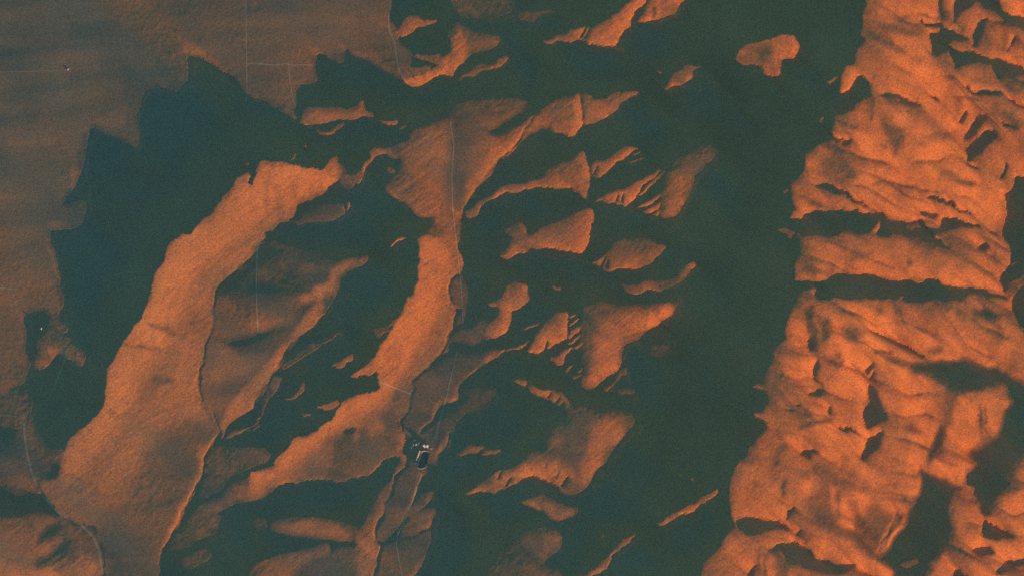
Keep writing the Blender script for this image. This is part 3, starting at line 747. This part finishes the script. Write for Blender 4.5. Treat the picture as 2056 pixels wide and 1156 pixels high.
# ---------------------------------------------------------------- ground pieces
wx_, wy_ = world(gx, gy)
V = np.stack([wx_, wy_, h], -1)
iron = np.clip(.25 + .75 * (gx + noise(H, W, 120, 51, 2) * 120 - 250) / 1400, .2, 1)
rock = np.clip(.55 * blur(rocky, 5) + .62 * iron * np.clip((gx - 250 + .35 * (gy - 300)) / 400, 0, 1), 0, 1)
PIECES = [   # first match wins; drawn over the photo, gently warped so borders follow the ground
 ('plain', 'flat grey brown desert plain beyond the long ridge, crossed by faint tracks', '-600,-600 790,-600 783,40 800,90 830,170 760,175 690,190 600,240 560,300 495,325 440,395 330,480 280,620 205,730 120,890 60,960 20,1000 -600,1010'),
 ('mountain_range', 'broad high range of orange slopes cut by narrow shadowed gorges', '1700,-600 1650,100 1600,230 1560,300 1540,470 1540,580 1490,780 1440,920 1400,1040 1340,1500 2700,1500 2700,-600'),
 ('long_ridge', 'long curved ridge with one bright orange face and a sharp crest over the plain', '495,325 560,300 640,310 705,340 690,430 600,445 540,480 500,520 430,585 424,650 405,740 405,810 440,860 405,930 350,1060 318,1130 315,1500 -600,1500 -600,1010 20,1000 60,960 120,890 205,730 280,620 330,480 440,395'),
 ('basin', 'brown basin with low parallel swells between two ridges', '705,340 760,290 830,380 870,440 830,480 830,570 790,650 740,720 680,800 560,900 500,945 380,1060 320,1130 318,1120 350,1060 405,930 440,860 405,810 405,740 424,650 430,585 500,520 540,480 600,445 690,430'),
 ('spur', 'smooth bright orange spur running down beside the valley wash', '830,480 920,470 928,540 900,590 915,640 890,700 826,761 820,830 800,860 815,900 790,955 700,970 560,980 400,1055 420,1020 500,945 560,900 680,800 740,720 790,650 830,570'),
 ('valley_floor', 'flat brown valley floor with a wash and a quarry yard', '760,290 830,250 910,210 1070,190 1060,240 990,330 940,420 930,545 940,640 1010,690 990,780 920,850 895,920 850,1000 870,1050 830,1200 830,1500 700,1500 720,1050 790,955 815,900 800,860 820,830 826,761 890,700 915,640 900,590 928,540 920,470 870,440 830,380'),
 ('low_hills', 'low orange swells at the foot of the spur', '315,1500 320,1130 400,1055 560,980 700,970 790,955 720,1050 700,1500'),
 ('rocky_hills', 'jumble of rocky hills with dark shadows between valley and high range', None),
]
own = np.full((H - 1, W - 1), len(PIECES) - 1)
qx = gx[:-1, :-1] + noise(H - 1, W - 1, 40, 61, 3) * 8; qy = gy[:-1, :-1] + noise(H - 1, W - 1, 40, 62, 3) * 8
free = np.ones(own.shape, bool)
for k, (nm, lb, s) in enumerate(PIECES):
    if s is None: continue
    m_ = inside(parse(s), qx, qy) & free
    own[m_] = k; free &= ~m_
idx = np.arange(H * W).reshape(H, W)
quads = np.stack([idx[1:, :-1], idx[1:, 1:], idx[:-1, 1:], idx[:-1, :-1]], -1)
Vf = V.reshape(-1, 3); Rf = rock.reshape(-1)
for k, (nm, lb, s) in enumerate(PIECES):
    q = quads[own == k].reshape(-1, 4)
    if not len(q): continue
    used, inv = np.unique(q, return_inverse=True)
    me = bpy.data.meshes.new(nm); nv, nf = len(used), len(q)
    me.vertices.add(nv); me.loops.add(nf * 4); me.polygons.add(nf)
    me.vertices.foreach_set('co', Vf[used].astype(np.float32).ravel())
    me.loops.foreach_set('vertex_index', inv.astype(np.int32).ravel())
    me.polygons.foreach_set('loop_start', np.arange(0, nf * 4, 4, dtype=np.int32))
    me.update(calc_edges=True)
    me.polygons.foreach_set('use_smooth', np.zeros(nf, bool))
    a = me.attributes.new('rock', 'FLOAT', 'POINT'); a.data.foreach_set('value', Rf[used].astype(np.float32))
    tag(link(nm, me, GROUND), lb, None, None, 'structure')
# the country beyond, coarse, sinking gently away to the horizon
ring = [(0, j) for j in range(0, W, 6)] + [(i, W - 1) for i in range(0, H, 6)] + [(H - 1, j) for j in range(W - 1, -1, -6)] + [(i, 0) for i in range(H - 1, -1, -6)]
pts = [V[i, j] for i, j in ring]; LOW = min(p_[2] for p_ in pts) - 20; nr = len(pts); vs = []
for s_, zf in ((.998, 1), (1.12, .8), (1.35, .45), (2, .1), (4, 0), (8, 0)):
    for p_ in pts: vs.append((p_[0] * s_, p_[1] * s_, p_[2] * zf + LOW * (1 - zf) - (2.0 if zf == 1 else 0)))
fs = [(l * nr + i, l * nr + (i + 1) % nr, (l + 1) * nr + (i + 1) % nr, (l + 1) * nr + i) for l in range(5) for i in range(nr)]
me = bpy.data.meshes.new('outlying_desert'); me.from_pydata(vs, [], fs); me.update()
bm = bmesh.new(); bm.from_mesh(me); bmesh.ops.recalc_face_normals(bm, faces=bm.faces)
for f in bm.faces:
    f.smooth = True
    if f.normal.z < 0: f.normal_flip()
bm.to_mesh(me); bm.free()
a = me.attributes.new('rock', 'FLOAT', 'POINT'); a.data.foreach_set('value', np.full(len(vs), .3, np.float32))
tag(link('outlying_desert', me, GROUND), 'open desert surrounding the mountains out to the horizon', None, None, 'structure')

# ---------------------------------------------------------------- tracks
def track(name, label, s, width, lift=.35):
    P = parse(s); pts = []
    for (ax, ay), (bx, by) in zip(P[:-1], P[1:]):
        n = max(1, int(math.hypot(bx - ax, by - ay) / 1.5))
        for k in range(n): pts.append((ax + (bx - ax) * k / n, ay + (by - ay) * k / n))
    pts.append(P[-1]); A = np.array(pts)
    for _ in range(3): A[1:-1] = (A[:-2] + 2 * A[1:-1] + A[2:]) / 4
    T = np.gradient(A, axis=0); T /= np.linalg.norm(T, axis=1, keepdims=True) + 1e-9
    Nn = np.stack([-T[:, 1], T[:, 0]], 1)
    rg = np.random.default_rng(len(A)); wv = width * (1 + .25 * np.interp(np.arange(len(A)), np.arange(0, len(A) + 9, 8), rg.uniform(-1, 1, len(np.arange(0, len(A) + 9, 8)))))
    vs = []
    for t in (-.5, 0, .5):
        E = A + Nn * (wv / M_PX * t)[:, None]
        X, Y = world(E[:, 0], E[:, 1]); vs.append(np.stack([X, Y, height(E[:, 0], E[:, 1]) + lift], 1))
    n = len(A); vs = np.concatenate(vs)
    fs = [(l * n + i, l * n + i + 1, (l + 1) * n + i + 1, (l + 1) * n + i) for l in range(2) for i in range(n - 1)]
    me = bpy.data.meshes.new(name); me.from_pydata(vs.tolist(), [], fs); me.update()
    for p_ in me.polygons: p_.use_smooth = True
    if me.polygons[0].normal.z < 0: me.flip_normals()
    return tag(link(name, me, TRACK), label, None, None, 'structure')
for s, wd, lb in [
 ('491,-60 492,0 493,60 494,130 495,180 494,205', 7, 'straight faint track running across the plain'),
 ('494,128 512,126 530,129 556,130 572,127 590,131 605,129 627,130', 11, 'pale wavering track across the plain, between the straight track and the shadow'),
 ('784,-60 783,0 779,40 781,62 792,85 794,108 798,132 806,152 816,165 830,174', 10, 'winding track at the edge of the plain beside the crescent hill'),
 ('578,130 582,170 588,200 592,216', 7, 'faint track on the plain ending at the tip of the long shadow'),
 ('42,850 44,880 48,912 55,942 64,970 76,992 95,1015 115,1035 136,1046 160,1058 181,1080 194,1108 201,1156', 16, 'pale track rounding the lower end of the long ridge'),
 ('517,490 514,560 515,620 518,668', 10, 'short straight pale track in the brown basin'),
 ('378,814 370,830 361,850', 8, 'very short track on the slope of the long ridge'),
 ('758,764 790,777 824,790', 9, 'short track across the bright spur'),
 ('903,240 911,290 907,350 908,410 914,470 920,520 926,580 930,650', 8, 'track following the upper valley floor'),
 ('918,704 909,740 898,790 884,840 872,880', 8, 'track running down the valley to the quarry yard'),
 ('847,950 838,976 826,1010 813,1042 798,1074 796,1095 801,1125 810,1170', 9, 'track leading away from the pond end of the quarry yard'),
 ('-60,577 0,578 36,581', 8, 'short faint track at the edge of the plain'),
 ('-60,145 0,145 60,143 140,141', 4, 'faint track leading to the lone white building'),
 ('136,694 124,730 108,772', 7, 'faint track near the lower shadow tips on the plain'),
 ('-60,828 0,834 44,838', 7, 'faint track joining the ridge end track'),
]: track('track', lb, s, wd * 1.15)

# ---------------------------------------------------------------- the quarry yard
def mesh_of(build, name):
    bm = bmesh.new(); build(bm); bmesh.ops.recalc_face_normals(bm, faces=bm.faces)
    me = bpy.data.meshes.new(name); bm.to_mesh(me); bm.free(); return me
def add_box(bm, x0, x1, y0, y1, z0, z1):
    v = [bm.verts.new(p) for p in ((x0, y0, z0), (x1, y0, z0), (x1, y1, z0), (x0, y1, z0), (x0, y0, z1), (x1, y0, z1), (x1, y1, z1), (x0, y1, z1))]
    for f in ((0, 1, 2, 3), (4, 5, 6, 7), (0, 1, 5, 4), (1, 2, 6, 5), (2, 3, 7, 6), (3, 0, 4, 7)): bm.faces.new([v[i] for i in f])
def gable(name, label, px, py, L, Wd, eave, ridge_h, rz, wall_m, roof_m, doors=2, z=None, cat='warehouse', grp=None, ry=0.):
    """a shed: walls with gables, two roof slopes with overhang, doors, ridge vent"""
    X, Y = world(px, py); z = float(height(np.array(px * 1.), np.array(py * 1.))) if z is None else z
    t = tag(empty(name, (X, Y, z), rz), label, cat, grp)
    l, w2 = L / 2, Wd / 2
    def walls(bm):
        pr = [(-w2, -2.5), (w2, -2.5), (w2, eave), (ry * w2, ridge_h), (-w2, eave)]
        a_ = [bm.verts.new((-l, y, zz)) for y, zz in pr]; b_ = [bm.verts.new((l, y, zz)) for y, zz in pr]
        bm.faces.new(a_); bm.faces.new(b_[::-1])
        for i in range(5): bm.faces.new((a_[i], a_[(i + 1) % 5], b_[(i + 1) % 5], b_[i]))
    link('wall', mesh_of(walls, 'wall'), wall_m, t)
    for sgn in (-1, 1):
        def slope(bm, sgn=sgn):
            o = .9; sl = (ridge_h - eave) / abs(sgn * w2 - ry * w2)
            pts = [(-l - o, ry * w2, ridge_h + .15), (l + o, ry * w2, ridge_h + .15), (l + o, sgn * (w2 + o), eave - sl * o + .15), (-l - o, sgn * (w2 + o), eave - sl * o + .15)]
            lo = [bm.verts.new(p) for p in pts]; hi = [bm.verts.new((p[0], p[1], p[2] + .3)) for p in pts]
            bm.faces.new(lo); bm.faces.new(hi)
            for i in range(4): bm.faces.new((lo[i], lo[(i + 1) % 4], hi[(i + 1) % 4], hi[i]))
        rf = link('roof', mesh_of(slope, 'roof'), roof_m, t)
    def vent(bm): add_box(bm, -l * .7, l * .7, ry * w2 - .7, ry * w2 + .7, ridge_h + .2, ridge_h + 1.3)
    link('ridge_vent', mesh_of(vent, 'ridge_vent'), roof_m, t)
    for k in range(doors):
        x = -l + L * (k + .5) / doors
        def dr(bm, x=x): add_box(bm, x - 2.2, x + 2.2, -w2 - .12, -w2 + .05, 0, min(4.5, eave - .5))
        link('door', mesh_of(dr, 'door'), DARKM, t)
    return t
RZ = math.radians(45)
gable('warehouse', 'bright white gabled warehouse, nearer the winding wash end of the pair above the pond', 852.3, 894.3, 21, 24, 4.5, 11.5, RZ, WHITE, WHITE, 2, None, grp=None, ry=.78)
gable('warehouse', 'bright white gabled warehouse beside the small grey green hut', 858.2, 895.2, 19, 22, 4.5, 11, RZ, WHITE, WHITE, 2, None, grp=None, ry=.78)
gable('hut', 'small grey green hut right of the two white warehouses', 866.2, 899.6, 15, 9, 4, 6.5, math.radians(-5), GREEN, GREEN, 1, None, 'hut')
for k, (px, py, L) in enumerate([(842.6, 906.2, 16), (840.8, 911.2, 20), (838.9, 916.2, 20), (837, 921.4, 22), (833.6, 929, 18)]):
    lb = ['pale shed at the warehouse end of the shed row along the pond', 'second pale shed from the warehouses in the row along the pond', 'middle pale shed of the row along the pond', 'fourth pale shed from the warehouses in the row along the pond', 'pale shed standing apart at the far end of the shed row'][k]
    gable('shed', lb, px, py, L, 9, 4.5, 8.0, math.radians(70), PALE, PALE, 1, None, 'shed', 'pale sheds in a row along the pond', .78)
for k, (px, py, L, rz, lb) in enumerate([(826.5, 898.4, 12, 60, 'pale shed at the lower end of the storage yard'), (830, 893.5, 15, 60, 'pale shed in the middle of the storage yard'), (835.5, 892, 14, 60, 'pale shed in the storage yard on the side towards the warehouses')]):
    gable('shed', lb, px, py, L, 8, 4, 7, math.radians(rz), PALE, PALE, 1, None, 'shed', 'pale sheds in the storage yard', .78)
def heap(name, label, px, py, r, hh, m_, seed, grp=None, cat='heap'):
    X, Y = world(px, py); rg = random.Random(seed)
    def b(bm):
        n = 14; rings = []
        for l, (f, zz) in enumerate(((1, -.6), (.72, .38), (.4, .78), (.12, 1))):
            rings.append([bm.verts.new((r * f * rg.uniform(.86, 1.12) * math.cos(a * 2 * math.pi / n), r * f * rg.uniform(.86, 1.12) * math.sin(a * 2 * math.pi / n), hh * zz * rg.uniform(.9, 1.06))) for a in range(n)])
        for p_, q_ in zip(rings[:-1], rings[1:]):
            for i in range(n): bm.faces.new((p_[i], p_[(i + 1) % n], q_[(i + 1) % n], q_[i]))
        bm.faces.new(rings[-1])
    o = link(name, mesh_of(b, name), m_); o.location = (X, Y, float(height(np.array(px * 1.), np.array(py * 1.))))
    for f in o.data.polygons: f.use_smooth = True
    return tag(o, label, cat, grp)
for k, (px, py, r, lb) in enumerate([(842, 886.6, 11, 'brown gravel heap at the inner corner of the storage yard berm'), (839.5, 889.5, 8, 'brown gravel heap between the berm corner and the sheds'), (832.5, 888, 9, 'brown gravel heap under the middle of the storage yard berm')]):
    heap('gravel_heap', lb, px, py, r, 6, SPOIL, 70 + k, 'gravel heaps in the storage yard')
def berm(name, label, s, wd, hh, m_, cat='berm', closed=False, base=None):
    P = parse(s); A = []
    for (ax, ay), (bx, by) in zip(P[:-1], P[1:]):
        n = max(1, int(math.hypot(bx - ax, by - ay) / 1.2))
        for k in range(n): A.append((ax + (bx - ax) * k / n, ay + (by - ay) * k / n))
    A.append(P[-1]); A = np.array(A)
    for _ in range(2): A[1:-1] = (A[:-2] + 2 * A[1:-1] + A[2:]) / 4
    T = np.gradient(A, axis=0); T /= np.linalg.norm(T, axis=1, keepdims=True) + 1e-9; Nn = np.stack([-T[:, 1], T[:, 0]], 1)
    rg = np.random.default_rng(len(A) + 5); vs = []
    for t, zz in ((-.5, -.5), (-.14, 1), (.14, 1), (.5, -.5)):
        E = A + Nn * (wd / M_PX * t * (1 + .12 * rg.standard_normal(len(A))))[:, None]; X, Y = world(E[:, 0], E[:, 1])
        vs.append(np.stack([X, Y, height(E[:, 0], E[:, 1]) + (hh * zz * (1 + .08 * rg.standard_normal(len(A))) if zz > 0 else -.6)], 1))
    n = len(A); vs = np.concatenate(vs)
    fs = [(l * n + i, l * n + i + 1, (l + 1) * n + i + 1, (l + 1) * n + i) for l in range(3) for i in range(n - 1)] + [(0, n, 2 * n, 3 * n), (n - 1, 4 * n - 1, 3 * n - 1, 2 * n - 1)]
    me = bpy.data.meshes.new(name); me.from_pydata(vs.tolist(), [], fs); me.update()
    bm = bmesh.new(); bm.from_mesh(me); bmesh.ops.recalc_face_normals(bm, faces=bm.faces); bm.to_mesh(me); bm.free()
    return tag(link(name, me, m_), label, cat)
berm('berm', 'low brown earth berm bent round the storage yard', '826.5,894 829.5,884.5 835,880.8 841.5,882.5 845.5,890', 12, 3.5, SPOIL)
# pond: a lined basin with banks, the water lying inside it
pond = tag(empty('pond', (*world(848.5, 922.5), POND_Z), 0), 'dark rectangular pond with rounded lower corners inside pale banks', 'pond')
def poly_at(P, k=1.0, c=(848.5, 922.5)):
    out_ = []
    for px, py in P:
        X, Y = world(c[0] + (px - c[0]) * k, c[1] + (py - c[1]) * k); out_.append((X - pond.location.x, Y - pond.location.y))
    return out_
def wtr(bm): bm.faces.new([bm.verts.new((x, y, .55)) for x, y in poly_at(POND, .99)])
tag(link('water_surface', mesh_of(wtr, 'water_surface'), WATER, pond))
def bank(bm):
    R_ = [(1.13, -3), (1.05, 1.1), (1.025, 1.1), (.985, .2)]
    rings = [[bm.verts.new((x, y, z)) for x, y in poly_at(POND, k)] for k, z in R_]; n = len(POND)
    for p_, q_ in zip(rings[:-1], rings[1:]):
        for i in range(n): bm.faces.new((p_[i], p_[(i + 1) % n], q_[(i + 1) % n], q_[i]))
link('bank', mesh_of(bank, 'bank'), CONC, pond)
berm('stone_bank', 'curved bright limestone bank across the warehouse end of the pond', '846.3,906.6 849,904.6 853,903.9 857,904.8 861,906.8', 10, 4.5, LIMEST, 'bank')
# lone buildings on the plain
gable('house', 'lone white building at the end of a faint track on the plain', 136, 139.5, 15, 10, 3, 4.6, RZ, WHITE, WHITE, 1, None, 'house')
gable('house', 'tiny pale building in the shadow on the plain, under the ridge end', 80.5, 659.5, 14, 9, 4, 6.5, math.radians(60), WHITE, WHITE, 1, None, 'house')

# ---------------------------------------------------------------- evening haze between the ground and the camera
def hz(bm): add_box(bm, -40000, 40000, -40000, 40000, -1200, ALT + 400)
hm = bpy.data.materials.new('haze'); hm.use_nodes = True; _n = hm.node_tree; _n.nodes.clear()
_o = _n.nodes.new('ShaderNodeOutputMaterial'); _v = _n.nodes.new('ShaderNodeVolumePrincipled')
_v.inputs['Color'].default_value = (.32, .88, 1.0, 1); _v.inputs['Density'].default_value = HAZE; _v.inputs['Anisotropy'].default_value = 0
_n.links.new(_v.outputs[0], _o.inputs['Volume'])
tag(link('haze', mesh_of(hz, 'haze'), hm), 'thin evening haze filling the air above the desert', 'haze', None, 'stuff')
